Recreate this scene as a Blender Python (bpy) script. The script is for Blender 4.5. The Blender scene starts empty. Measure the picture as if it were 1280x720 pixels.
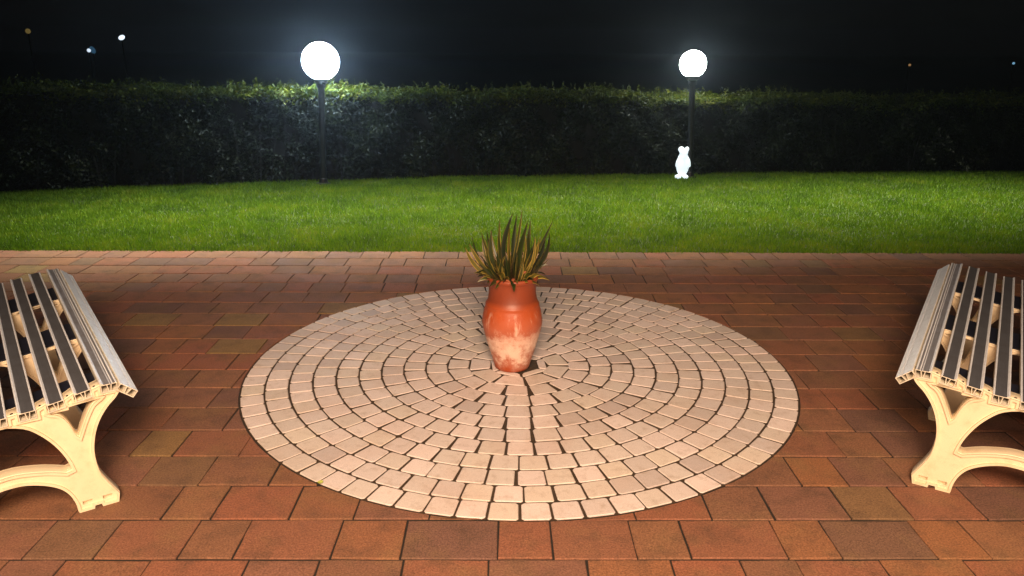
import bpy, bmesh, math, random
import numpy as np
from mathutils import Vector, Matrix

random.seed(7); rng = np.random.default_rng(11)
S = bpy.context.scene; COL = S.collection
R = math.radians

# ------------------------------------------------------------ camera
cam_d = bpy.data.cameras.new('camera'); cam = bpy.data.objects.new('camera', cam_d); COL.objects.link(cam)
CAM_H = 1.453; PITCH = R(17.43); ROLL = R(0.29)
cam_d.sensor_width = 36.0; cam_d.lens = 36.0 * 956.0 / 1280.0
cam_d.clip_start = 0.05; cam_d.clip_end = 600
cam.matrix_world = Matrix.Translation((0, 0, CAM_H)) @ Matrix.Rotation(R(90) - PITCH, 4, 'X') @ Matrix.Rotation(ROLL, 4, 'Z')
S.camera = cam
# ------------------------------------------------------------ night sky
W = bpy.data.worlds.new('World'); S.world = W; W.use_nodes = True
bg = W.node_tree.nodes['Background']
bg.inputs[0].default_value = (0.0013, 0.0012, 0.0012, 1); bg.inputs[1].default_value = 1.0
# ------------------------------------------------------------ lamps out of the frame, and an added lawn light
def cone_lamp(name, loc, power, color, radius, pitch, cone, blend):
    # unseen terrace lamp; its spot cone is shaped to spare the hedge
    d = bpy.data.lights.new(name, 'SPOT'); d.energy = power; d.color = color; d.shadow_soft_size = radius
    d.spot_size = R(cone); d.spot_blend = blend
    o = bpy.data.objects.new(name, d); o.location = loc; o.rotation_euler = (R(90-pitch), 0, 0); COL.objects.link(o); return o
WARM = (1.0, 0.70, 0.47)
cone_lamp('warm_terrace_lamp', (-0.30, -1.1, 2.75), 1190, WARM, 0.75, 51, 90, .7)
cone_lamp('warm_terrace_lamp', (0.42, -1.2, 2.75), 860, WARM, 0.75, 51, 90, .7)
ld = bpy.data.lights.new('added_lawn_light', 'AREA'); ld.shape = 'RECTANGLE'; ld.size = 10.2; ld.size_y = .3; ld.spread = R(48)  # unseen strip light added over the lawn, spread set to miss the hedge
ld.energy = 400; ld.color = (1.0, .98, .80)
lo = bpy.data.objects.new('added_lawn_light', ld); lo.location = (.7, 8.25, 4.4); lo.rotation_euler = (R(-14), 0, R(8)); COL.objects.link(lo)
S.view_settings.view_transform = 'Standard'; S.view_settings.look = 'None'
S.view_settings.exposure = 0.0; S.view_settings.gamma = 1.0
S.cycles.use_denoising = True
S.cycles.max_bounces = 6

# ------------------------------------------------------------ helpers
def link(name, me, mat=None, parent=None):
    o = bpy.data.objects.new(name, me); COL.objects.link(o)
    if mat is not None and len(me.materials) == 0: me.materials.append(mat)
    if parent is not None: o.parent = parent
    return o
def tag(o, label=None, cat=None, group=None, kind=None):
    if label: o['label'] = label
    if cat: o['category'] = cat
    if group: o['group'] = group
    if kind: o['kind'] = kind
    return o
def empty(name, loc, rz=0.0):
    o = bpy.data.objects.new(name, None); COL.objects.link(o); o.location = loc; o.rotation_euler = (0, 0, rz)
    o.empty_display_size = 0.1; return o
def mesh_py(name, v, f, smooth=False):
    me = bpy.data.meshes.new(name); me.from_pydata([tuple(p) for p in v], [], f); me.update()
    if smooth: me.polygons.foreach_set('use_smooth', [True] * len(me.polygons))
    return me
def mesh_np(name, V, T, k):
    me = bpy.data.meshes.new(name); n = len(T)
    me.vertices.add(len(V)); me.vertices.foreach_set('co', V.astype(np.float32).ravel())
    me.loops.add(n * k); me.loops.foreach_set('vertex_index', T.astype(np.int32).ravel())
    me.polygons.add(n); me.polygons.foreach_set('loop_start', np.arange(0, n * k, k, dtype=np.int32))
    me.polygons.foreach_set('loop_total', np.full(n, k, dtype=np.int32))
    me.update(calc_edges=True); return me
def bm_mesh(name, bm, smooth=False):
    bmesh.ops.recalc_face_normals(bm, faces=bm.faces[:])
    me = bpy.data.meshes.new(name); bm.to_mesh(me); bm.free()
    if smooth: me.polygons.foreach_set('use_smooth', [True] * len(me.polygons))
    return me
def add_box(bm, x0, x1, y0, y1, z0, z1):
    m = Matrix.Translation(((x0+x1)/2, (y0+y1)/2, (z0+z1)/2)) @ Matrix.Diagonal((x1-x0, y1-y0, z1-z0, 1))
    bmesh.ops.create_cube(bm, size=1.0, matrix=m)
def add_lathe(bm, prof, n=48, cx=0, cy=0):
    rings = []
    for r, z in prof:
        if r < 1e-6: rings.append([bm.verts.new((cx, cy, z))])
        else: rings.append([bm.verts.new((cx + r*math.cos(2*math.pi*i/n), cy + r*math.sin(2*math.pi*i/n), z)) for i in range(n)])
    for a, b in zip(rings, rings[1:]):
        for i in range(n):
            j = (i+1) % n
            if len(a) == 1 and len(b) == 1: continue
            if len(a) == 1: bm.faces.new((a[0], b[j], b[i]))
            elif len(b) == 1: bm.faces.new((a[i], a[j], b[0]))
            else: bm.faces.new((a[i], a[j], b[j], b[i]))

# ------------------------------------------------------------ materials
def new_mat(name):
    m = bpy.data.materials.new(name); m.use_nodes = True; nt = m.node_tree
    return m, nt, nt.nodes['Principled BSDF']
def N(nt, typ, **kw):
    n = nt.nodes.new(typ)
    for k, v in kw.items(): setattr(n, k, v)
    return n
def noise(nt, vec, scale, detail=4, rough=0.55):
    n = N(nt, 'ShaderNodeTexNoise'); n.inputs['Scale'].default_value = scale
    n.inputs['Detail'].default_value = detail; n.inputs['Roughness'].default_value = rough
    nt.links.new(vec, n.inputs['Vector']); return n.outputs['Fac']
def ramp(nt, fac, stops, interp='LINEAR'):
    r = N(nt, 'ShaderNodeValToRGB'); r.color_ramp.interpolation = interp
    el = r.color_ramp.elements
    while len(el) > 1: el.remove(el[-1])
    el[0].position = stops[0][0]; el[0].color = (*stops[0][1], 1)
    for p, c in stops[1:]:
        e = el.new(p); e.color = (*c, 1)
    nt.links.new(fac, r.inputs[0]); return r.outputs[0]
def mix(nt, fac, a, b, blend='MIX'):
    m = N(nt, 'ShaderNodeMix', data_type='RGBA', blend_type=blend)
    for s, v in ((m.inputs[0], fac), (m.inputs[6], a), (m.inputs[7], b)):
        if hasattr(v, 'links'): nt.links.new(v, s)
        else: s.default_value = v if not isinstance(v, tuple) else (*v, 1)
    return m.outputs[2]
def math_n(nt, op, a, b=0.0):
    m = N(nt, 'ShaderNodeMath', operation=op)
    for s, v in ((m.inputs[0], a), (m.inputs[1], b)):
        if hasattr(v, 'links'): nt.links.new(v, s)
        else: s.default_value = v
    return m.outputs[0]
def bump(nt, bs, h, strength, dist):
    b = N(nt, 'ShaderNodeBump'); b.inputs['Strength'].default_value = strength; b.inputs['Distance'].default_value = dist
    nt.links.new(h, b.inputs['Height']); nt.links.new(b.outputs[0], bs.inputs['Normal'])
def pos(nt): return N(nt, 'ShaderNodeNewGeometry').outputs['Position']
def rnd(nt, island):
    if island: return N(nt, 'ShaderNodeNewGeometry').outputs['Random Per Island']
    return N(nt, 'ShaderNodeObjectInfo').outputs['Random']
def g3(v): return (v, v, v)

def paver_mat(name, island):
    m, nt, b = new_mat(name); p = pos(nt); r = rnd(nt, island)
    base = ramp(nt, r, [(0.0, (.265, .096, .052)), (.22, (.225, .096, .055)), (.40, (.260, .112, .050)), (.55, (.185, .088, .054)),
                        (.68, (.240, .112, .058)), (.80, (.215, .098, .062)), (.92, (.155, .080, .058)), (1.0, (.255, .155, .055))])
    big = noise(nt, p, 5.0, 5, .6)
    c = mix(nt, ramp(nt, big, [(.5, g3(0)), (.8, g3(.6))]), base, (.21, .128, .056))
    dirt = noise(nt, p, 9.0, 6, .65)
    c = mix(nt, ramp(nt, dirt, [(.48, g3(0)), (.78, g3(.75))]), c, (.085, .050, .032))
    fine = noise(nt, p, 170, 4, .7)
    c = mix(nt, 1.0, c, ramp(nt, fine, [(.30, g3(.50)), (.52, g3(1.0)), (.72, g3(1.5))]), 'MULTIPLY')
    nt.links.new(c, b.inputs['Base Color'])
    nt.links.new(ramp(nt, big, [(.3, g3(.72)), (.7, g3(.88))]), b.inputs['Roughness']); b.inputs['Specular IOR Level'].default_value = .3
    h = math_n(nt, 'ADD', math_n(nt, 'MULTIPLY', noise(nt, p, 230, 3, .7), .6), noise(nt, p, 28, 4, .6))
    bump(nt, b, h, .5, .0035)
    return m
def cobble_mat(name, island):
    m, nt, b = new_mat(name); p = pos(nt); r = rnd(nt, island)
    base = ramp(nt, r, [(0.0, (.70, .585, .55)), (.3, (.63, .55, .50)), (.5, (.76, .64, .60)), (.7, (.58, .50, .47)), (.85, (.68, .585, .50)), (1.0, (.50, .42, .40))])
    big = noise(nt, p, 3.0, 4, .6)
    c = mix(nt, ramp(nt, big, [(.45, g3(0)), (.7, g3(.45))]), base, (.58, .42, .35))
    st = noise(nt, p, 22, 5, .7)
    c = mix(nt, ramp(nt, st, [(.52, g3(0)), (.8, g3(.7))]), c, (.36, .27, .20))
    fine = noise(nt, p, 260, 3, .7)
    c = mix(nt, 1.0, c, ramp(nt, fine, [(.3, g3(.82)), (.55, g3(1.0)), (.75, g3(1.1))]), 'MULTIPLY')
    nt.links.new(c, b.inputs['Base Color']); b.inputs['Roughness'].default_value = .62
    bump(nt, b, math_n(nt, 'ADD', math_n(nt, 'MULTIPLY', noise(nt, p, 300, 3, .7), .5), noise(nt, p, 40, 4, .6)), .4, .0025)
    return m
def simple(name, col, rough=.6, metal=0.0, nscale=30, var=.25, bstr=.2, bdist=.002):
    m, nt, b = new_mat(name); p = pos(nt)
    f = noise(nt, p, nscale, 5, .65)
    c = mix(nt, 1.0, col, ramp(nt, f, [(.3, g3(1-var)), (.7, g3(1+var*.6))]), 'MULTIPLY')
    nt.links.new(c, b.inputs['Base Color']); b.inputs['Roughness'].default_value = rough; b.inputs['Metallic'].default_value = metal
    if bstr: bump(nt, b, noise(nt, p, nscale*6, 3, .7), bstr, bdist)
    return m
M_paver, M_paver_i = paver_mat('red_brown_concrete_paver', False), paver_mat('red_brown_concrete_paver_far', True)
M_cob, M_cob_i = cobble_mat('cream_concrete_cobble', False), cobble_mat('cream_concrete_cobble_rest', True)
M_bed = simple('joint_sand', (.016, .011, .007), .95, 0, 60, .5, .6, .004)
M_soil = simple('lawn_soil', (.035, .05, .012), .95, 0, 20, .5, .6, .01)
M_ground = simple('dark_earth', (.02, .02, .014), 1.0, 0, 3, .5, .3, .02); M_ground.node_tree.nodes['Principled BSDF'].inputs['Specular IOR Level'].default_value = 0
M_farpole = simple('unlit_far_pole', (.002, .002, .002), 1.0, 0, 3, .5, 0); M_farpole.node_tree.nodes['Principled BSDF'].inputs['Specular IOR Level'].default_value = 0
M_black = simple('black_painted_steel', (.012, .012, .013), .45, .3, 40, .3, .15)
M_strip = simple('dark_blue_strip', (.010, .012, .026), .5, .2, 30, .4, .15)

def lamp_mat(name, col, strength):
    m, nt, b = new_mat(name)
    b.inputs['Base Color'].default_value = (.8, .8, .8, 1); b.inputs['Roughness'].default_value = .25
    b.inputs['Emission Color'].default_value = (*col, 1); b.inputs['Emission Strength'].default_value = strength
    return m

# cream painted casting of the bench frames
def cream_mat():
    m, nt, b = new_mat('cream_powder_coat'); p = pos(nt)
    f = noise(nt, p, 18, 6, .7)
    c = mix(nt, ramp(nt, f, [(.5, g3(0)), (.8, g3(.6))]), (.76, .63, .43), (.48, .33, .17))
    c = mix(nt, ramp(nt, noise(nt, p, 5, 4, .6), [(.4, g3(0)), (.7, g3(.35))]), c, (.76, .66, .48))
    nt.links.new(c, b.inputs['Base Color']); b.inputs['Roughness'].default_value = .42
    bump(nt, b, noise(nt, p, 160, 3, .6), .15, .0012); return m
M_cream = cream_mat()
def slat_mat(name, k, metal):
    m, nt, b = new_mat(name)
    tc = N(nt, 'ShaderNodeTexCoord').outputs['Object']
    mp = N(nt, 'ShaderNodeMapping'); mp.inputs['Scale'].default_value = (60, 2.0, 60); nt.links.new(tc, mp.inputs[0])
    st = noise(nt, mp.outputs[0], 3.0, 5, .7)
    c = ramp(nt, st, [(.3, (.20*k, .21*k, .245*k)), (.7, (.29*k, .30*k, .34*k))])
    c = mix(nt, ramp(nt, noise(nt, tc, 9, 5, .7), [(.45, g3(0)), (.75, g3(.5))]), c, (.15*k, .13*k, .125*k))
    nt.links.new(c, b.inputs['Base Color']); b.inputs['Metallic'].default_value = metal
    nt.links.new(ramp(nt, st, [(.3, g3(.27)), (.7, g3(.40))]), b.inputs['Roughness'])
    bump(nt, b, noise(nt, mp.outputs[0], 8, 3, .6), .08, .001); return m
M_slat = slat_mat('weathered_grey_aluminium', .72, .5)
M_silver = slat_mat('lighter_grey_aluminium', 2.4, .7)  # same slat finish in a lighter tone for the outer slats
M_edge = simple('edge_highlight_white', (.84, .87, .93), .34, 0, 40, .12, .1)  # lamp reflections painted on slat lips and edge slats as bluish white
M_cut = simple('pale_slat_side', (.72, .66, .54), .5, .1, 40, .25, .1)

# ------------------------------------------------------------ ground, lawn base
THETA = 0.0077                       # the courses of pavers are turned a little
def Pw(s, t): return (s*math.cos(THETA) - t*math.sin(THETA), s*math.sin(THETA) + t*math.cos(THETA))
def sheet(name, pts, z, mat):
    me = mesh_py(name, [(x, y, z) for x, y in pts], [list(range(len(pts)))]); return link(name, me, mat)
tag(sheet('ground', [(-250, -250), (250, -250), (250, 250), (-250, 250)], -.10, M_ground), kind='structure')
LAWN_T0 = 5.535
def hedge_line(x):      # front foot of the hedge
    return float(np.interp(x, [-12, -8, -5.2, -4.2, -2.8, -.4, 1.1, 2.5, 3.9, 5.6, 8, 12], [6.0, 6.75, 7.75, 8.1, 8.44, 8.95, 9.08, 9.24, 9.38, 9.5, 9.6, 9.7]))
xs = np.linspace(-11, 11, 60)
lp = [Pw(-11, LAWN_T0), Pw(11, LAWN_T0)] + [(x, hedge_line(x) + 1.6) for x in xs[::-1]]
lawn = sheet('lawn', lp, -.006, M_soil); tag(lawn, kind='structure')

# ------------------------------------------------------------ paving
CC = (.034, 3.397); CR = 1.272       # circle of cobbles (s, t handled as world x, y)
CX, CY = CC
def inset_prism(bm, poly, z, bev, depth, shrink, dz=0.0, tilt=(0, 0)):
    """prism with a chamfered top from a ccw polygon"""
    n = len(poly)
    def off(d):
        out = []
        for i in range(n):
            p0 = np.array(poly[i-1]); p1 = np.array(poly[i]); p2 = np.array(poly[(i+1) % n])
            e1 = p1-p0; e2 = p2-p1; e1 = e1/(np.linalg.norm(e1)+1e-9); e2 = e2/(np.linalg.norm(e2)+1e-9)
            n1 = np.array([-e1[1], e1[0]]); n2 = np.array([-e2[1], e2[0]]); nn = n1+n2; l = np.linalg.norm(nn)
            if l < .3: nn = n1; k = 1.0
            else: nn = nn/l; k = min(1.0/max(.35, nn@n1), 2.2)
            out.append(p1+nn*d*k)
        return out
    c = np.mean(np.array(poly), axis=0)
    zt = lambda p: z+dz+(p[0]-c[0])*tilt[0]+(p[1]-c[1])*tilt[1]
    A = [bm.verts.new((p[0], p[1], zt(p))) for p in off(shrink+bev)]
    B = [bm.verts.new((p[0], p[1], zt(p)-bev*.8)) for p in off(shrink)]
    D = [bm.verts.new((p[0], p[1], z-depth)) for p in off(shrink)]
    bm.faces.new(A)
    for a, b in ((A, B), (B, D)):
        for i in range(n):
            j = (i+1) % n; bm.faces.new((a[i], b[i], b[j], a[j]))

bedp = [Pw(-8, -3.5), Pw(8, -3.5), Pw(8, LAWN_T0+.02), Pw(-8, LAWN_T0+.02)]
pav = sheet('pavement', bedp, -.0055, M_bed); tag(pav, kind='structure')
circ = link('cobble_circle', mesh_py('cobble_circle', [(CX+CR*math.cos(a), CY+CR*math.sin(a), -.0028) for a in np.linspace(0, 2*math.pi, 97)[:-1]], [list(range(96))]), simple('brown_joint_sand', (.050, .028, .012), .95, 0, 60, .5, .6, .004))
tag(circ, kind='structure')

JO = {0: [-1.437, -1.229, -0.979, -0.815, -0.523, -0.315, -0.024, 0.143, 0.394, 0.558, 0.849, 1.011, 1.299, 1.46],
1: [-1.405, -1.114, -0.952, -0.702, -0.495, -0.248, -0.08, 0.214, 0.422, 0.669, 0.874, 1.124, 1.328, 1.57],
2: [-1.623, -1.527, -1.279, -1.071, -0.827, -0.657, -0.365, -.16, .12, 0.386, 0.583, 0.748, 1.036, 1.2, 1.402, 1.679],
3: [-1.402, -1.243, -0.996, -0.788, -.53, -.27, -.02, .24, .5, .77, 0.987, 1.276, 1.45],
4: [-1.745, -1.582, -1.378, -1.129, -0.877, -.6, -.3, 0, .3, .6, .93, 1.187, 1.396],
5: [-1.511, -1.264, -1.054, -.8, -.5, -.2, .1, .4, .7, .95, 1.16, 1.406, 1.582],
6: [-1.642, -1.438, -1.226, -.95, -.6, -.3, 0, .3, .6, .9, 1.15, 1.362, 1.646],
7: [-1.703, -1.529, -1.323, -1.05, -.8, -.5, -.2, .1, .4, .7, 1.0, 1.24, 1.486, 1.724],
8: [-1.814, -1.656, -1.493, -1.24, -1.0, -.7, -.4, -.1, .2, .5, .8, 1.05, 1.30, 1.554, 1.76],
9: [-1.831, -1.587, -1.379, -1.12, -.9, -.6, -.3, 0, .3, .6, .9, 1.2, 1.488, 1.771, 1.987]}
SIZES = [.166, .208, .25, .292]
def row_joints(n, x0=-6.6, x1=6.8):
    j = list(JO.get(n, [round(random.uniform(-.15, .15), 3)]))
    while j[0] > x0: j.insert(0, j[0] - random.choice(SIZES))
    while j[-1] < x1: j.append(j[-1] + random.choice(SIZES))
    return j
def clip_circle(poly):
    pts = []
    for a, b in zip(poly, poly[1:]+poly[:1]):
        k = max(2, int(math.dist(a, b)/.012)); pts += [(a[0]+(b[0]-a[0])*i/k, a[1]+(b[1]-a[1])*i/k, i == 0) for i in range(k)]
    R2 = CR-.0015
    ins = [math.hypot(p[0]-CX, p[1]-CY) < R2 for p in pts]
    if not any(ins): return [poly]
    if all(ins): return []
    n = len(pts); out = []
    st = [i for i in range(n) if not ins[i] and ins[i-1]]
    for s in st:
        ch = []; i = s
        while not ins[i % n]: ch.append(pts[i % n]); i += 1
        a0 = math.atan2(ch[-1][1]-CY, ch[-1][0]-CX); a1 = math.atan2(ch[0][1]-CY, ch[0][0]-CX)
        d = (a1-a0+math.pi) % (2*math.pi)-math.pi
        keep = [ch[0]]+[q for q in ch[1:-1] if q[2]]+[ch[-1]]
        poly2 = [(q[0], q[1]) for q in keep]
        m = max(2, int(abs(d)*CR/.05))
        ends = [(CX+R2*math.cos(a0+d*i/m), CY+R2*math.sin(a0+d*i/m)) for i in range(0, m+1)]
        poly2 = poly2[1:-1]+ends if len(poly2) > 2 else ends
        ar = sum(p[0]*q[1]-q[0]*p[1] for p, q in zip(poly2, poly2[1:]+poly2[:1]))/2
        if ar > .0009 and len(poly2) > 2: out.append(poly2)
    return out
cw = np.array(cam.matrix_world.inverted())
def to_px(x, y, z=0.0):
    v = cw @ np.array([x, y, z, 1.0])
    if v[2] > -.05: return None
    return 640 - 956*v[0]/v[2], 360 + 956*v[1]/v[2]
pieces = []
for n in range(-10, 18):
    js = row_joints(n); t0 = 1.932+.2*n; t1 = t0+.2
    if n == 17: t1 = LAWN_T0
    for a, b in zip(js, js[1:]):
        j = lambda: random.uniform(-.002, .002)
        quad = [Pw(a-.002+j(), t0+j()), Pw(b+.002+j(), t0+j()), Pw(b+.002+j(), t1+j()), Pw(a-.002+j(), t1+j())]
        for poly in clip_circle(quad):
            c = np.mean(np.array(poly), axis=0); q = to_px(c[0], c[1])
            vis = q is not None and -60 < q[0] < 1340 and q[1] < 770
            pieces.append((vis, c[1]+abs(c[0])*.05, c, poly))
vis = sorted([p for p in pieces if p[0]], key=lambda p: p[1])
rest = vis[300:]+[p for p in pieces if not p[0]]
def paver_bm(bm, c, poly, local):
    pl = [(p[0]-c[0], p[1]-c[1]) for p in poly] if local else poly
    if local and len(poly) == 4:
        out = []
        for a, b in zip(pl, pl[1:]+pl[:1]):
            e = (b[0]-a[0], b[1]-a[1]); out.append(a)
            for t in (.33+random.uniform(-.1, .1), .67+random.uniform(-.1, .1)):
                q = random.uniform(-.0014, .0014)/math.hypot(*e); out.append((a[0]+e[0]*t-e[1]*q, a[1]+e[1]*t+e[0]*q))
        pl = out
    inset_prism(bm, pl, 0.0, .0022, .03, .0048, random.uniform(-.0012, .0010), (random.uniform(-.004, .004), random.uniform(-.004, .004)))
for _, _, c, poly in vis[:300]:
    bm = bmesh.new(); paver_bm(bm, c, poly, True); o = link('paver', bm_mesh('paver', bm), M_paver, pav); o.location = (c[0], c[1], 0)
bm = bmesh.new()
for _, _, c, poly in rest: paver_bm(bm, c, poly, False)
o = link('paver', bm_mesh('far_pavers', bm), M_paver_i, pav); o['kind'] = 'stuff'

# cobbles in rings
RING = .1035; cobs = []
for k in range(12, 0, -1):
    ro = CR-.002-(12-k)*RING; ri = ro-RING
    if k == 1: ri = .088
    n = max(6, int(round(2*math.pi*(ri+.018)/.101)))
    if k == 1: n = 6
    ph = -math.pi/2+random.uniform(-.5, .5)*(.12 if 3 <= k <= 7 else 1)*2*math.pi/n + (.05/ro)
    for i in range(n):
        cobs.append((k, ph+(i+.5)*2*math.pi/n, ri, ro, n))
def cobble_poly(k, a, ri, ro, n):
    g = .0048; wi = 2*ri*math.tan(math.pi/n)-g*1.6; full = 2*ro*math.tan(math.pi/n)-g*1.6
    t = random.uniform(.25, .95) if 2 < k < 9 else random.uniform(.7, 1)
    wo = wi+(full-wi)*t; a += random.uniform(-.5, .5)*.004/ro
    rr0, rr1 = ri+g*.8+random.uniform(0, .0015), ro-g*.5-random.uniform(0, .0025)
    sk = random.uniform(-.0015, .0015)
    ca, sa = math.cos(a), math.sin(a)
    P = [(rr0, wi/2), (rr0, -wi/2), (rr1, -wo/2+sk), (rr1, wo/2+sk)]
    P = P[::-1]
    # small cut corners so the stones look tumbled
    out = []
    for i in range(4):
        p0 = np.array(P[i-1]); p1 = np.array(P[i]); p2 = np.array(P[(i+1) % 4]); c = random.uniform(.004, .009)
        out.append(p1+(p0-p1)/np.linalg.norm(p0-p1)*c); out.append(p1+(p2-p1)/np.linalg.norm(p2-p1)*c)
    res = [(p[0]*ca-p[1]*sa, p[0]*sa+p[1]*ca) for p in out]
    ar = sum(p[0]*q[1]-q[0]*p[1] for p, q in zip(res, res[1:]+res[:1]))
    return res if ar > 0 else res[::-1]
cl = []
for c_ in cobs:
    poly = cobble_poly(*c_); m = np.mean(np.array(poly), axis=0)
    cl.append((m[1], m, poly))
cl.sort(key=lambda q: q[0])
bmr = bmesh.new()
for i, (_, m, poly) in enumerate(cl):
    dz = random.uniform(-.0006, .0016)+.0006; tl = (random.uniform(-.012, .012), random.uniform(-.012, .012))
    if i < 300:
        bm = bmesh.new(); inset_prism(bm, [(p[0]-m[0], p[1]-m[1]) for p in poly], 0, .0026, .03, 0, dz, tl)
        o = link('cobble', bm_mesh('cobble', bm), M_cob, circ); o.location = (CX+m[0], CY+m[1], 0)
    else:
        inset_prism(bmr, [(p[0]+CX, p[1]+CY) for p in poly], 0, .0026, .03, 0, dz, tl)
o = link('cobble', bm_mesh('rear_cobbles', bmr), M_cob_i, circ); o['kind'] = 'stuff'

# ------------------------------------------------------------ grass
def leaf_mat(name, stops, rough, scale, trans=.2, spec=.3):
    m, nt, b = new_mat(name); p = pos(nt)
    r = N(nt, 'ShaderNodeNewGeometry').outputs['Random Per Island']
    f = math_n(nt, 'ADD', math_n(nt, 'MULTIPLY', r, .45), math_n(nt, 'MULTIPLY', math_n(nt, 'ADD', math_n(nt, 'MULTIPLY', math_n(nt, 'SUBTRACT', noise(nt, p, scale, 6, .72), .5), 2.2), .5), .6))
    nt.links.new(ramp(nt, f, stops), b.inputs['Base Color']); b.inputs['Roughness'].default_value = rough
    b.inputs['Specular IOR Level'].default_value = spec
    if trans:
        tr = N(nt, 'ShaderNodeBsdfTranslucent'); nt.links.new(ramp(nt, f, stops), tr.inputs[0])
        ms = N(nt, 'ShaderNodeMixShader'); ms.inputs[0].default_value = trans
        nt.links.new(b.outputs[0], ms.inputs[1]); nt.links.new(tr.outputs[0], ms.inputs[2])
        nt.links.new(ms.outputs[0], nt.nodes['Material Output'].inputs[0])
    return m
M_grass = leaf_mat('mown_grass', [(.12, (.032, .068, .003)), (.40, (.090, .195, .004)), (.70, (.175, .285, .006)), (1.0, (.28, .28, .03))], .6, 2.2, .25)
nb = 460000
gx = rng.uniform(-8.0, 8.2, nb); gv = rng.uniform(0, 1, nb)**1.15
hl = np.interp(gx, [-12, -8, -5.2, -4.2, -2.8, -.4, 1.1, 2.5, 3.9, 5.6, 8, 12], [6.0, 6.75, 7.75, 8.1, 8.44, 8.95, 9.08, 9.24, 9.38, 9.5, 9.6, 9.7])
y0 = LAWN_T0+gx*THETA-.012+rng.normal(0, .011, nb)+.008*np.sin(gx*23)
gy = y0+gv*(hl+.15-y0)
gh = rng.uniform(.014, .033, nb)*(1+.25*np.sin(gx*3.1+gy*2)*np.sin(gy*4.3-gx))
gh = np.where(gv < .02, gh*.8, gh)
ga = rng.uniform(0, 2*np.pi, nb); gw = rng.uniform(.0022, .0045, nb)
lean = rng.uniform(.1, .9, nb)*gh; la = rng.uniform(0, 2*np.pi, nb)
dx, dy = np.cos(ga)*gw, np.sin(ga)*gw
V = np.empty((nb, 3, 3)); V[:, 0] = np.stack([gx-dx, gy-dy, np.full(nb, -.006)], 1); V[:, 1] = np.stack([gx+dx, gy+dy, np.full(nb, -.006)], 1)
V[:, 2] = np.stack([gx+np.cos(la)*lean, gy+np.sin(la)*lean, gh], 1)
grass = link('grass', mesh_np('grass', V.reshape(-1, 3), np.arange(nb*3).reshape(-1, 3), 3), M_grass)
tag(grass, 'short bright green mown grass between the red paving and the dark hedge', 'grass', kind='stuff')

# ------------------------------------------------------------ hedge
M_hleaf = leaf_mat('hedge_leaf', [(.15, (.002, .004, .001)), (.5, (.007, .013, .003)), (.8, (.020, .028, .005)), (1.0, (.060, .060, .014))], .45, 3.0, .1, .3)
M_htop = leaf_mat('hedge_top_leaf', [(.15, (.015, .028, .002)), (.5, (.055, .085, .004)), (.8, (.12, .13, .008)), (1.0, (.18, .14, .02))], .5, 3.0, .2, .3)  # brighter, yellower leaf colour towards the hedge top
M_twig = simple('hedge_twig', (.006, .005, .004), .9, 0, 30, .4, .3)
HX0, HX1 = -9.0, 9.5; HT = .955
def hfront(x): return np.interp(x, [-12, -8, -5.2, -4.2, -2.8, -.4, 1.1, 2.5, 3.9, 5.6, 8, 12], [6.0, 6.75, 7.75, 8.1, 8.44, 8.95, 9.08, 9.24, 9.38, 9.5, 9.6, 9.7])+.04
def htop(x): return np.interp(x, [-9, -5.2, -2.2, 0, 2.1, 3.5, 9.5], [1.04, 1.03, .985, .945, .915, .885, .87])+.018*np.sin(x*2.3)+.014*np.sin(x*6.1+1)+.01*np.sin(x*13.7)
hedge = empty('hedge', (0, 9.0, 0))
tag(hedge, 'long dark clipped hedge running along the back edge of the lawn', 'hedge')
def surf_bulge(x, z): return .05*np.sin(x*3.7+z*4)+.04*np.sin(x*9.1-z*7.3)+.03*np.sin(x*17+z*15)
def leaves(P, nrm, size, jit):
    n = len(P); d = rng.normal(size=(n, 3)); d /= np.linalg.norm(d, axis=1)[:, None]
    nn = nrm+d*jit; nn /= np.linalg.norm(nn, axis=1)[:, None]
    t = rng.normal(size=(n, 3)); t -= (t*nn).sum(1)[:, None]*nn; t /= np.linalg.norm(t, axis=1)[:, None]; b = np.cross(nn, t)
    L = size[:, None]; Wd = L*.52
    V = np.empty((n, 6, 3)); V[:, 0] = P-t*L*.5; V[:, 1] = P-t*L*.1+b*Wd*.5+nn*L*.07; V[:, 2] = P+t*L*.25+b*Wd*.36+nn*L*.04
    V[:, 3] = P+t*L*.5-nn*L*.06; V[:, 4] = P+t*L*.25-b*Wd*.36+nn*L*.04; V[:, 5] = P-t*L*.1-b*Wd*.5+nn*L*.07
    base = (np.arange(n)*6)[:, None]
    T = np.concatenate([base+np.array([[0, 1, 2, 3]]), base+np.array([[0, 3, 4, 5]])], 0)
    return V.reshape(-1, 3), T
n1 = 95000
x = rng.uniform(HX0, HX1, n1); z = rng.uniform(0.0, 1, n1)**.9*htop(x); dep = np.abs(rng.normal(0, .055, n1))
P1 = np.stack([x, hfront(x)+dep-surf_bulge(x, z)+.03-.05*np.clip((.12-z)/.12, -1, 1)*0, z], 1); Nn1 = np.tile([0, -.75, .45], (n1, 1))
n2 = 60000
x = rng.uniform(HX0, HX1, n2); v = rng.uniform(-.03, 1, n2)
P2 = np.stack([x, hfront(x)+v*HT, htop(x)-np.abs(rng.normal(0, .035, n2))+.03*np.sin(v*9+x*5)], 1); Nn2 = np.tile([0, -.1, 1.0], (n2, 1))
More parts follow.
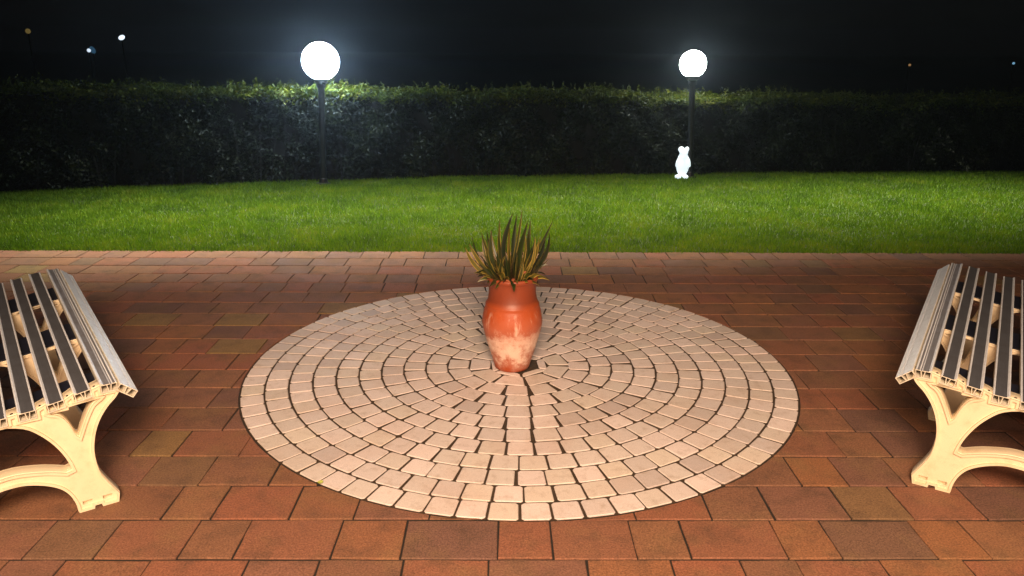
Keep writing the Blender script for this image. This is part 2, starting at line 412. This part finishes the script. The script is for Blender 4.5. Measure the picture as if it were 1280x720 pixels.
# sprigs rising above the clipped top
ns = 1500; sx = rng.uniform(HX0, HX1, ns); sv = rng.uniform(0, 1, ns); sh = rng.uniform(.02, .10, ns)*rng.uniform(.4, 1.3, ns); k = 7
u_ = np.tile(np.linspace(.15, 1, k), ns)
X = np.repeat(sx, k)+rng.normal(0, .012, ns*k); P3 = np.stack([X, hfront(X)+np.repeat(sv, k)*HT+rng.normal(0, .012, ns*k), htop(X)+u_*np.repeat(sh, k)], 1); Nn3 = np.tile([0, -.4, .6], (ns*k, 1))
PP = np.concatenate([P1, P2, P3]); NN = np.concatenate([Nn1, Nn2, Nn3]).astype(float); sz = rng.uniform(.026, .052, len(PP)); sz[-ns*k:] *= .7
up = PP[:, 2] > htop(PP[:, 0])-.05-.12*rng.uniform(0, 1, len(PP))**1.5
for nm_, sel, mt in (('foliage', ~up, M_hleaf), ('top_foliage', up, M_htop)):
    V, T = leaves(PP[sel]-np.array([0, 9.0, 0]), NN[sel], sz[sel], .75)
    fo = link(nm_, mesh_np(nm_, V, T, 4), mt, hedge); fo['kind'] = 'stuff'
# dark woody inside of the hedge
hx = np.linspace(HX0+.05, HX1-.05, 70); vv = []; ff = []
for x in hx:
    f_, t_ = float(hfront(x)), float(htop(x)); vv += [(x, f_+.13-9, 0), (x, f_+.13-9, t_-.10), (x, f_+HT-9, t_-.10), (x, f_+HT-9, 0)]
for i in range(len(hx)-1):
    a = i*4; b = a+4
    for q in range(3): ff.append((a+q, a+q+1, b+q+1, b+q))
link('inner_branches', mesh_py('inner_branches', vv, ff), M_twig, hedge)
bm = bmesh.new()
for i in range(240):
    x = random.uniform(HX0, HX1); f_ = float(hfront(x))+random.uniform(.0, .12)-9; r = random.uniform(.004, .011); lx, ly = random.uniform(-.12, .12), random.uniform(-.08, .05)
    h_ = random.uniform(.3, .8); vs = []
    for (zz, rr, tt) in ((0, r, 0), (h_, r*.5, 1)):
        vs.append([bm.verts.new((x+lx*tt+rr*math.cos(a), f_+ly*tt+rr*math.sin(a), zz)) for a in (0, 2.09, 4.19)])
    for q in range(3): bm.faces.new((vs[0][q], vs[0][(q+1) % 3], vs[1][(q+1) % 3], vs[1][q]))
st = link('stems', bm_mesh('stems', bm), M_twig, hedge); st['kind'] = 'stuff'
st.name = 'stem'

# ------------------------------------------------------------ globe lamps
def globe_lamp(loc, zc, r, emis, col, label):
    root = empty('globe_lamp', loc); root.rotation_euler = (0, math.copysign(.045, -loc[0]), 0); tag(root, label, 'garden lamp', 'white globe lamps in front of the hedge')
    bm = bmesh.new(); add_lathe(bm, [(0, 0), (.075, 0), (.075, .012), (.05, .02), (.042, .06), (.034, .07), (.034, zc-r-.075), (0, zc-r-.075)], 20)
    link('pole', bm_mesh('pole', bm, False), M_black, root)
    bm = bmesh.new(); z0 = zc-r
    add_lathe(bm, [(0, z0-.08), (.045, z0-.08), (.05, z0-.06), (.05, z0-.035), (.07, z0-.02), (.078, z0-.002+.02), (.07, z0+.03), (0, z0+.03)], 24)
    link('collar', bm_mesh('collar', bm), M_black, root)
    bm = bmesh.new(); bmesh.ops.create_uvsphere(bm, u_segments=40, v_segments=24, radius=r, matrix=Matrix.Translation((0, 0, zc)))
    g = link('globe', bm_mesh('globe', bm, True), lamp_mat('lit_opal_glass', col, emis), root)
    return root
globe_lamp((-2.10, 8.45, 0), 1.31, .195, 84, (.74, .88, 1.0), 'brighter white globe lamp on a black pole, its globe enlarged for bloom, left of the potted plant')  # radius widened so the globe shape includes its bloom
globe_lamp((2.10, 9.05, 0), 1.29, .15, 52, (.95, .98, .92), 'dimmer white globe lamp on a black pole, behind the little glowing figure')

# far lights in the dark beyond the hedge
def far_lamp(loc, r, col, emis, label, sq=(1, 1, 1)):
    root = empty('street_lamp', (loc[0], loc[1], -.1)); tag(root, label, 'street lamp', 'far lights in the dark beyond the hedge')
    H = loc[2]+.1
    bm = bmesh.new(); add_lathe(bm, [(0, 0), (.06, 0), (.04, .2), (.03, H-r*.9), (0, H-r*.9)], 10); link('pole', bm_mesh('pole', bm), M_farpole, root)
    bm = bmesh.new(); bmesh.ops.create_uvsphere(bm, u_segments=16, v_segments=10, radius=r, matrix=Matrix.Translation((0, 0, H)) @ Matrix.Rotation(-.5, 4, 'Y') @ Matrix.Diagonal((*sq, 1)))
    link('lamp_head', bm_mesh('lamp_head', bm, True), lamp_mat('far_lamp_glass', col, emis), root)
far_lamp((-19.48, 40, 1.85), .13, (.75, .88, 1), 1.6, 'brightest tiny white light in the dark sky, upper left of the photo', (1.25, 1, .85))
far_lamp((-21.21, 40, 1.23), .09, (.72, .86, 1), 1.2, 'tiny white light low in the dark, just left of the brightest far light')
far_lamp((-21.55, 41, 1.25), .15, (.04, .16, .30), .35, 'faint blue light touching the left side of a tiny white far light', (.8, 1, 1.3))
far_lamp((-24.09, 40, 2.13), .12, (.55, .38, .10), .22, 'dim yellow far light nearest the upper left corner of the photo')
far_lamp((11.94, 24, 1.02), .038, (.75, .40, .14), .35, 'tiny dim orange far light above the right end of the hedge')
far_lamp((18.82, 30, .99), .045, (.25, .55, .80), .7, 'tiny dim blue far light at the right edge above the hedge')

# ------------------------------------------------------------ glowing figurine
def figurine():
    bm = bmesh.new()
    def ell(c, s, rot=0, seg=16):
        m = Matrix.Translation(c) @ Matrix.Rotation(rot, 4, 'Y') @ Matrix.Diagonal((*s, 1))
        bmesh.ops.create_uvsphere(bm, u_segments=seg, v_segments=12, radius=1.0, matrix=m)
    ell((0, 0, .15), (.075, .06, .125)); ell((0, .0, .235), (.062, .05, .06)); ell((0, -.012, .30), (.050, .048, .046))
    ell((-.030, 0, .336), (.036, .026, .032), -.5); ell((.036, 0, .334), (.026, .024, .034), .15)
    ell((-.05, -.02, .02), (.038, .055, .026)); ell((.036, -.02, .02), (.034, .055, .026))
    ell((-.066, -.02, .19), (.018, .022, .06), .25); ell((.066, -.02, .19), (.018, .022, .06), -.25)
    ell((0, -.058, .292), (.018, .018, .014)); ell((0, .055, .06), (.025, .025, .025))
    bmesh.ops.recalc_face_normals(bm, faces=bm.faces[:])
    me = bpy.data.meshes.new('garden_figure'); bm.to_mesh(me); bm.free()
    o = link('garden_figure', me); md = o.modifiers.new('join', 'REMESH'); md.mode = 'VOXEL'; md.voxel_size = .006
    dg = bpy.context.evaluated_depsgraph_get(); dg.update(); me2 = bpy.data.meshes.new_from_object(o.evaluated_get(dg)); o.modifiers.clear(); o.data = me2
    o.data.materials.clear(); o.data.materials.append(lamp_mat('lit_white_plastic', (.78, .92, 1.0), .95)); o.data.polygons.foreach_set('use_smooth', [True]*len(o.data.polygons))
    return o
fg = figurine(); fg.location = (1.985, 8.95, .005)
tag(fg, 'small glowing white figure standing on the grass before the hedge', 'figurine')

# ------------------------------------------------------------ terracotta pot and plant
PX, PY = .002, 3.375
def pot_mat():
    m, nt, b = new_mat('weathered_terracotta')
    tc = N(nt, 'ShaderNodeTexCoord').outputs['Object']
    sep = N(nt, 'ShaderNodeSeparateXYZ'); nt.links.new(tc, sep.inputs[0])
    nz = noise(nt, tc, 14, 6, .7); n2 = noise(nt, tc, 5, 5, .6)
    base = mix(nt, ramp(nt, n2, [(.35, g3(0)), (.7, g3(.8))]), (.42, .075, .018), (.28, .050, .016))
    mp = N(nt, 'ShaderNodeMapping'); mp.inputs['Scale'].default_value = (26, 26, 5); nt.links.new(tc, mp.inputs[0])
    streak = noise(nt, mp.outputs[0], 1.0, 5, .7)
    zz = math_n(nt, 'ADD', sep.outputs['Z'], math_n(nt, 'MULTIPLY', math_n(nt, 'SUBTRACT', nz, .5), .30))
    band = ramp(nt, zz, [(.00, g3(0)), (.055, g3(.25)), (.10, g3(.95)), (.165, g3(1)), (.205, g3(.12)), (.29, g3(.0)), (.30, g3(0))])
    st2 = ramp(nt, streak, [(.52, g3(0)), (.66, g3(.75))])
    zone = ramp(nt, sep.outputs['Z'], [(.16, g3(0)), (.20, g3(.9)), (.29, g3(.7)), (.31, g3(0))])
    fac = math_n(nt, 'MAXIMUM', math_n(nt, 'MULTIPLY', band, ramp(nt, nz, [(.30, g3(.30)), (.55, g3(.95))])), math_n(nt, 'MULTIPLY', st2, zone))
    c = mix(nt, fac, base, (.78, .56, .45))
    c = mix(nt, ramp(nt, sep.outputs['Z'], [(.32, g3(0)), (.35, g3(.8)), (.46, g3(.55))]), c, (.17, .034, .014))  # shade of the plant painted into the neck as darker red
    nt.links.new(c, b.inputs['Base Color']); b.inputs['Roughness'].default_value = .46
    bump(nt, b, noise(nt, tc, 90, 4, .7), .25, .0025); return m
M_pot = pot_mat()
pot = empty('plant_pot', (PX, PY, 0)); tag(pot, 'tall round terracotta pot with chalky white stains, at the centre of the cobble circle', 'pot')
prof = [(0, .003), (.078, .003), (.083, .008), (.086, .02), (.094, .05), (.106, .09), (.118, .13), (.129, .17), (.1375, .205), (.1415, .235), (.138, .262), (.133, .288), (.127, .308),
        (.1245, .318), (.1255, .322), (.122, .329), (.117, .336), (.1135, .350), (.109, .375), (.109, .405), (.112, .430), (.1155, .436), (.119, .441), (.120, .450), (.117, .457),
        (.109, .458), (.104, .450), (.103, .40), (0, .40)]
bm = bmesh.new(); add_lathe(bm, prof, 64); me = bm_mesh('body', bm, True); link('body', me, M_pot, pot)
bm = bmesh.new(); add_lathe(bm, [(.103, .425), (.07, .432), (0, .436)], 32); link('potting_soil', bm_mesh('potting_soil', bm), simple('potting_soil', (.03, .02, .012), .95, 0, 80, .5, .8, .006), pot)
# square cast base ring of loose dark grit round the foot
plant = empty('spiky_plant', (PX, PY, .43)); tag(plant, 'spiky plant of long green and yellow leaves growing in the terracotta pot', 'plant')
def blade_mat():
    m, nt, b = new_mat('variegated_leaf'); uv = N(nt, 'ShaderNodeUVMap'); sep = N(nt, 'ShaderNodeSeparateXYZ'); nt.links.new(uv.outputs[0], sep.inputs[0])
    r = rnd(nt, False)
    e = math_n(nt, 'ABSOLUTE', math_n(nt, 'SUBTRACT', sep.outputs[0], .5))
    tc = N(nt, 'ShaderNodeTexCoord').outputs['Object']; nz = noise(nt, tc, 25, 4, .6)
    e2 = math_n(nt, 'ADD', e, math_n(nt, 'MULTIPLY', math_n(nt, 'SUBTRACT', nz, .5), .25))
    edge = math_n(nt, 'MULTIPLY', ramp(nt, e2, [(.30, g3(0)), (.40, g3(1))]), ramp(nt, r, [(.45, g3(.1)), (.8, g3(1))]))
    green = ramp(nt, r, [(0, (.008, .016, .006)), (.45, (.020, .032, .008)), (.75, (.045, .055, .011)), (1, (.12, .10, .018))])
    c = mix(nt, edge, green, (.36, .25, .05))
    c = mix(nt, ramp(nt, sep.outputs[1], [(.0, g3(.95)), (.35, g3(0)), (.88, g3(0)), (1, g3(.7))]), c, (.06, .028, .014))
    nt.links.new(c, b.inputs['Base Color']); b.inputs['Roughness'].default_value = .36
    bump(nt, b, noise(nt, tc, 120, 2, .5), .15, .001); return m
M_blade = blade_mat()
def blade(p0, p1, w, bend, mat=M_blade, twist=0.0, seg=8):
    p0 = Vector(p0); p1 = Vector(p1); ax = p1-p0; L = ax.length; ax.normalize()
    side = ax.cross(Vector((0, -1, 0)));
    if side.length < .2: side = Vector((1, 0, 0))
    side.normalize(); side = Matrix.Rotation(twist, 3, ax) @ side; nor = ax.cross(side)
    bend = Vector(bend); vs = []; uvs = []
    for i in range(seg+1):
        t = i/seg; c = ax*L*t+bend*math.sin(math.pi*t)*L
        ww = w*(.55+.9*t-.0*t) if t < .4 else w*.91*(1-((t-.4)/.6)**2.2)
        ww = max(ww, .0012)
        tw = Matrix.Rotation(.25*t, 3, ax)
        for q, d in ((-1, .0), (0, .16), (1, .0)):
            vs.append(c+tw @ (side*q*ww*.5+nor*d*ww)); uvs.append(((q+1)/2, t))
    f = []
    for i in range(seg):
        a = i*3
        for q in (0, 1): f.append((a+q, a+q+1, a+q+4, a+q+3))
    me = mesh_py('leaf', vs, f, True); ul = me.uv_layers.new(name='UVMap')
    for l in me.loops: ul.data[l.index].uv = uvs[l.vertex_index]
    o = link('leaf', me, mat, plant); o.location = p0
    md = None
    return o
# main leaves: base (x, depth, z) -> tip, in metres round the pot axis, z from the soil
MAIN = [((-.075, -.02, .00), (-.215, -.03, .165), .020, (-.10, 0, -.04)), ((-.060, -.03, .00), (-.195, -.05, .185), .022, (-.06, 0, -.02)),
        ((-.060, .00, .02), (-.095, .00, .235), .022, (-.10, 0, 0)), ((-.035, .01, .03), (.000, .00, .315), .024, (-.08, 0, 0)),
        ((-.01, .02, .03), (.042, .03, .325), .014, (.02, 0, 0)), ((.02, -.03, .00), (.068, -.03, .285), .030, (-.04, 0, 0)),
        ((.03, .00, .00), (.080, .01, .280), .022, (.03, 0, 0)), ((.04, -.02, .03), (.178, -.04, .290), .014, (.02, 0, -.02)),
        ((.050, -.03, .00), (.165, -.03, .235), .024, (.14, 0, 0)), ((-.050, -.06, .02), (-.030, -.10, .150), .016, (-.10, 0, .02)),
        ((.06, .02, 0), (.15, .03, .20), .02, (.08, 0, 0)), ((-.04, .04, 0), (-.06, .08, .27), .02, (-.04, 0, 0)),
        ((.01, .04, 0), (.02, .07, .30), .02, (-.04, 0, 0)), ((-.07, .03, 0), (-.14, .07, .20), .02, (-.08, 0, 0))]
for a, b_, w, bd in MAIN: blade(a, b_, w*1.15, bd, twist=random.uniform(-.5, .5))
for i in range(46):
    an = random.uniform(0, 2*math.pi); r0 = random.uniform(.01, .08); ln = random.uniform(.10, .25); out = random.uniform(.1, .65)
    b0 = (r0*math.cos(an), r0*math.sin(an), 0); d = Vector((math.cos(an)*out, math.sin(an)*out, 1)).normalized()*ln
    blade(b0, (b0[0]+d.x, b0[1]+d.y, d.z), random.uniform(.013, .024), (math.cos(an)*.1, math.sin(an)*.1, 0), twist=random.uniform(-1.5, 1.5), seg=6)
for i in range(60):
    an = random.uniform(0, 2*math.pi); r0 = random.uniform(.02, .095); ln = random.uniform(.07, .21); out = random.uniform(.3, 1.0)
    b0 = (r0*math.cos(an), r0*math.sin(an), .0); d = Vector((math.cos(an)*out, math.sin(an)*out, 1)).normalized()*ln
    blade(b0, (b0[0]+d.x, b0[1]+d.y, d.z), random.uniform(.006, .012), (-math.sin(an)*random.uniform(-.15, .15), math.cos(an)*.1, random.uniform(0, .12)), twist=random.uniform(-1.5, 1.5), seg=6)
# short leaves hanging over the rim
for i in range(64):
    an = random.uniform(0, 2*math.pi); b0 = (.08*math.cos(an), .08*math.sin(an), .0); l_ = random.uniform(.04, .10); dz = random.uniform(-.01, .075)
    blade(b0, (b0[0]+l_*math.cos(an), b0[1]+l_*math.sin(an), dz), random.uniform(.018, .030), (0, 0, .22), twist=random.uniform(-1, 1), seg=5)
M_dry = simple('dry_leaf', (.42, .13, .06), .6, 0, 60, .3, .2)
for a, b_ in (((-.03, -.10, .030), (-.005, -.128, .020)), ((.0, -.10, .026), (.008, -.122, .048)), ((.03, -.09, .05), (.062, -.10, .072))):
    o = blade(a, b_, .016, (0, 0, .1), M_dry, seg=5)
    o['label'] = 'curled dry orange leaf'

# ------------------------------------------------------------ benches
UC = -.28
def catmull(pts, closed=True, k=4):
    P = [np.array(p[:2], float) for p in pts]; sharp = [len(p) > 2 for p in pts]; n = len(P); out = []
    for i in range(n):
        p0, p1, p2, p3 = P[i-1], P[i], P[(i+1) % n], P[(i+2) % n]
        if sharp[i]: p0 = p1
        if sharp[(i+1) % n]: p3 = p2
        if sharp[i] and sharp[(i+1) % n]: out.append(p1); continue
        for j in range(k):
            t = j/k; out.append(.5*((2*p1)+(-p0+p2)*t+(2*p0-5*p1+4*p2-p3)*t*t+(-p0+3*p1-3*p2+p3)*t**3))
    return out
def mirror(pts): return [(2*UC-p[0],)+tuple(p[1:]) for p in pts[::-1]]
def seat_z(u):
    a = abs(u-UC); return float(np.interp(a, [0, .08, .155, .23, .306, .36], [.386, .390, .401, .416, .424, .420]))
half = [(UC, .150), (-.245, .147), (-.199, .131), (-.159, .106), (-.135, .075), (-.121, .035), (-.117, .0, 1), (-.072, 0, 1), (-.070, .011, 1), (-.050, .011, 1), (-.048, 0, 1), (.000, 0, 1), (.006, .030, 1), (-.006, .052),
        (-.026, .090), (-.041, .130), (-.046, .195), (-.036, .255), (-.016, .305), (.012, .345), (.040, .372), (.054, .392, 1)]
def notch(u, w=.0495, d=.0285): return [(u+w/2+.0006, seat_z(u)-.004, 1), (u+w/2+.0006, seat_z(u)-d, 1), (u-w/2-.0006, seat_z(u)-d, 1), (u-w/2-.0006, seat_z(u)-.004, 1)]
top = [(.054, .402, 1)]
for u in (.026, -.0505, -.127, -.2035): top += notch(u, .0505 if u > 0 else .0495)[(1 if u > 0 else 0):]
cen = notch(UC)
outline = half+top+cen+mirror(top)+mirror(half[1:])
top_low = [(.050, .396, 1)]+[(u, seat_z(u)-.0287) for u in (.02, -.04, -.1, -.16, -.22, UC)]
outline_low = half[:-1]+top_low+mirror(top_low[:-1])+mirror(half[1:-1])
tri = [(.000, .380, 1), (-.029, .360), (-.056, .312), (-.078, .262, 1), (-.088, .275), (-.102, .318), (-.122, .350), (-.150, .363, 1), (-.075, .376)]
arch_half = [(UC, .352), (-.221, .336), (-.184, .304), (-.150, .257), (-.124, .200), (-.113, .155, 1), (-.130, .150, 1), (-.182, .170), (-.240, .184)]
arch = [arch_half[0]]+arch_half[1:]+[(UC, .188)]+mirror(arch_half[6:])+mirror(arch_half[1:6])
tri2 = mirror(tri)
THK = .066
def curve_plate(name, loops, half_t, bev):
    cu = bpy.data.curves.new(name, 'CURVE'); cu.dimensions = '2D'; cu.fill_mode = 'BOTH'; cu.extrude = half_t-bev; cu.bevel_depth = bev; cu.bevel_resolution = 1
    for lp in loops:
        s = cu.splines.new('POLY'); s.points.add(len(lp)-1); s.use_cyclic_u = True
        for q, p in zip(s.points, lp): q.co = (p[0], p[1], 0, 1)
    o = bpy.data.objects.new(name, cu); COL.objects.link(o); dg = bpy.context.evaluated_depsgraph_get(); dg.update()
    me = bpy.data.meshes.new_from_object(o.evaluated_get(dg)); bpy.data.objects.remove(o); bpy.data.curves.remove(cu); me.materials.clear(); return me
def ccw(lp):
    ar = sum(p[0]*q[1]-q[0]*p[1] for p, q in zip(lp, lp[1:]+lp[:1])); return lp if ar > 0 else lp[::-1]
def rim_strip(bm, lp, w, ht, inward):
    """raised flange that follows an outline: w wide, from -ht to +ht"""
    lp = ccw(lp); n = len(lp); off = []
    for i in range(n):
        e1 = lp[i]-lp[i-1]; e2 = lp[(i+1) % n]-lp[i]; e1 = e1/(np.linalg.norm(e1)+1e-9); e2 = e2/(np.linalg.norm(e2)+1e-9)
        n1 = np.array([-e1[1], e1[0]]); n2 = np.array([-e2[1], e2[0]]); nn = n1+n2; l = np.linalg.norm(nn); nn = nn/l if l > .2 else n1
        k = 1/max(.6, nn@n1); off.append(lp[i]+nn*w*k*(1 if inward else -1))
    ring = [[bm.verts.new((p[0], p[1], s)) for p in L] for L, s in ((lp, -ht), (lp, ht), (off, ht), (off, -ht))]
    for a in range(4):
        b = (a+1) % 4
        for i in range(n):
            j = (i+1) % n; bm.faces.new((ring[a][i], ring[a][j], ring[b][j], ring[b][i]))
def frame_mesh(outline):
    O, T1, T2, A = catmull(outline), catmull(tri), catmull(tri2), catmull(arch, k=3)
    def rect(u0, u1, z0, z1): return [np.array(p) for p in ((u0, z0), (u1, z0), (u1, z1), (u0, z1))]
    pads = [rect(-.104, -.073, .018, .034), rect(-.045, -.014, .018, .034)]; pads += [[np.array((2*UC-p[0], p[1])) for p in r][::-1] for r in pads]
    web = curve_plate('web', [O, T1, T2, A]+pads, .024, .002)
    bm = bmesh.new(); bm.from_mesh(web)
    for lp, inw in ((O, True), (T1, False), (T2, False), (A, False)): rim_strip(bm, [np.array(q) for q in lp], .0075, THK/2, inw)
    for pd in pads:
        u0 = min(p[0] for p in pd); u1 = max(p[0] for p in pd); add_box(bm, u0-.004, u1+.004, .014, .038, -.008, .008)
    # stand upright: curve y -> world z, extrusion along the bench
    bmesh.ops.transform(bm, matrix=Matrix(((1, 0, 0, 0), (0, 0, 1, 0), (0, 1, 0, 0), (0, 0, 0, 1))), verts=bm.verts)
    return bm_mesh('end_frame_%d' % len(outline), bm)
FR = frame_mesh(outline); FRL = frame_mesh(outline_low)
def extr_poly(bm, poly, y0, y1):
    a = [bm.verts.new((p[0], y0, p[1])) for p in poly]; b = [bm.verts.new((p[0], y1, p[1])) for p in poly]; n = len(poly)
    bm.faces.new(a); bm.faces.new(b[::-1])
    for i in range(n): bm.faces.new((a[i], a[(i+1) % n], b[(i+1) % n], b[i]))
BL = 1.60
def slat_mesh(w=.049, h=.028, lip=True, groove=False):
    """hollow extrusion, front edge at +x; skin, two webs and a raised lip at the rear edge"""
    bm = bmesh.new(); y0, y1 = -.004, BL; t = .0026; mk = []; x0, x1 = -w/2, w/2
    top = [(x0+.001, -t), (x0, .0005), (x0+.0012, .0042), (x0+.0042, .0052), (x0+.0095, .0008), (x0+.012, 0)] if lip else [(x0, -t), (x0, -.001), (x0+.002, 0)]
    if groove: top += [(.002, .0), (.005, -.0016), (.009, -.0016), (.012, .0)]
    top += [(x1-.006, 0), (x1-.0035, .0010), (x1-.001, -.0004), (x1, -.0024), (x1-.0008, -.0045), (x1-t, -.0045), (x1-t, -t)]
    extr_poly(bm, top[::-1], y0, y1)
    extr_poly(bm, [(x0+.0002, -t), (x0+t, -t), (x0+t, -h), (x0+.0002, -h)], y0, y1)
    extr_poly(bm, [(x1-t-.0006, -.0045), (x1-.0012, -.0045), (x1-.0012, -h), (x1-t-.0006, -h)], y0, y1)
    extr_poly(bm, [(x0+t, -h+t), (x1-t-.0006, -h+t), (x1-t-.0006, -h), (x0+t, -h)], y0, y1)
    for xx in (x0+w*.36, x0+w*.62): extr_poly(bm, [(xx, -t), (xx+.0022, -t), (xx+.0022+(.004 if xx < 0 else -.004), -h+t), (xx+(.004 if xx < 0 else -.004), -h+t)], y0, y1)
    bmesh.ops.recalc_face_normals(bm, faces=bm.faces[:])
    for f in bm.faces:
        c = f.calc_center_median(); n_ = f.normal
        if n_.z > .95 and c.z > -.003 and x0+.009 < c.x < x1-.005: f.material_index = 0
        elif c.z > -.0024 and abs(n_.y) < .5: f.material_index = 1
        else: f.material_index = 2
    me = bm_mesh('slat', bm)
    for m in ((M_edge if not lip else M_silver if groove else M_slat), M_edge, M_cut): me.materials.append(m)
    return me
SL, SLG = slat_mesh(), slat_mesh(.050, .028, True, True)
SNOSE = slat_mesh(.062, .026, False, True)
def bench(loc, rz, mir, label):
    root = empty('park_bench', loc, rz); tag(root, label, 'bench', 'pair of slatted benches facing the cobble circle')
    def put(name, me, mat, u, v, z, ry=0.0, flip=False):
        key = me.name+('_m' if mir else '')+('_f' if flip else '')
        if key in bpy.data.meshes and key != me.name: m2 = bpy.data.meshes[key]
        elif not (mir or flip): m2 = me
        else:
            m2 = me.copy(); m2.name = key; s = (-1 if mir else 1)*(-1 if flip else 1)
            if s < 0:
                m2.transform(Matrix.Diagonal((-1, 1, 1, 1))); m2.flip_normals()
        o = link(name, m2, mat, root); o.location = ((-u if mir else u), v, z); o.rotation_euler = (0, (-ry if mir else ry), 0); return o
    for v in (.0, .575, 1.15):
        f = put('frame', FR if v < .1 else FRL, M_cream, 0, v+THK/2, 0)
    # dark blue strips behind each frame, under the slats
    for v in (.085, .66, 1.235):
        w_ = .12 if v < .1 else .195; v0 = v if v < .1 else v-.075; lift = .0262 if v < .1 else .0222
        bm = bmesh.new(); us = np.linspace(.04, 2*UC-.04, 15)
        a = [[bm.verts.new((u, vv, seat_z(u)-lift-dz)) for u in us] for vv, dz in ((0, 0), (w_, 0), (w_, .006), (0, .006))]
        for q in range(4):
            b = a[(q+1) % 4]
            for i in range(len(us)-1): bm.faces.new((a[q][i], a[q][i+1], b[i+1], b[i]))
        put('dark_strip', bm_mesh('dark_strip%.2f' % v, bm), M_strip, 0, v0, 0)
    for k_, u in enumerate((.026, -.0505, -.127, -.2035)):
        for flip, uu in ((False, u), (True, 2*UC-u)):
            d = .001; slope = math.atan2(seat_z(uu+d)-seat_z(uu-d), 2*d)
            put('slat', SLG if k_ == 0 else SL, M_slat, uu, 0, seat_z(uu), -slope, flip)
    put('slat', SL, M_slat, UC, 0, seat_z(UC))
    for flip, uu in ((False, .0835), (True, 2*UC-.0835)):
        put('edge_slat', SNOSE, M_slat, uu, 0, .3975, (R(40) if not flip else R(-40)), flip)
    for v in (.018,):
        for u in (-.0125, -.089, -.1655, -.242, -.318, -.3945, -.471, -.5475):
            bm = bmesh.new(); add_lathe(bm, [(0, 0), (.0055, 0), (.0055, .0035), (0, .0045)], 6)
            put('bolt', bm_mesh('bolt', bm) if 'bolt' not in bpy.data.meshes else bpy.data.meshes['bolt'], M_black, u, v, seat_z(u)-.0052)
    return root
LB = bench((-1.309, 2.223, 0), R(35.5), False, 'cream framed metal slat bench at the left edge of the paving, facing the cobble circle')
RB = bench((1.409, 2.361, 0), R(-32.5), True, 'cream framed metal slat bench at the right edge of the paving, facing the cobble circle')

# ------------------------------------------------------------ small litter
def stray(px, py, s, col, label):
    bm = bmesh.new(); vs = [bm.verts.new((s*math.cos(a)*(1 if i % 2 else .55), s*math.sin(a)*(.6 if i % 2 else .35), .003+.004*(i % 3))) for i, a in enumerate(np.linspace(0, 2*math.pi, 9)[:-1])]
    bm.faces.new(vs); o = link('fallen_leaf', bm_mesh('fallen_leaf', bm), simple('fallen_leaf', col, .6, 0, 80, .3, .2)); o.location = (px, py, .003); tag(o, label, 'leaf')
stray(-.665, 2.335, .016, (.30, .32, .05), 'small yellow green leaf lying on the front left rim of the cobble circle')

# ------------------------------------------------------------ haze added to give the lamps a halo
bm = bmesh.new(); add_box(bm, -160, 160, -8, 230, -1.1, 6.5)
hz = link('haze', bm_mesh('haze', bm)); tag(hz, 'faint haze added for a soft halo round the garden lamps', 'haze', kind='stuff')
hm = bpy.data.materials.new('haze'); hm.use_nodes = True; nt = hm.node_tree; nt.nodes.remove(nt.nodes['Principled BSDF'])
pv = N(nt, 'ShaderNodeVolumePrincipled'); pv.inputs['Color'].default_value = (.66, .82, 1, 1); pv.inputs['Density'].default_value = .0036; pv.inputs['Anisotropy'].default_value = .85
nt.links.new(pv.outputs[0], nt.nodes['Material Output'].inputs['Volume']); hz.data.materials.append(hm)
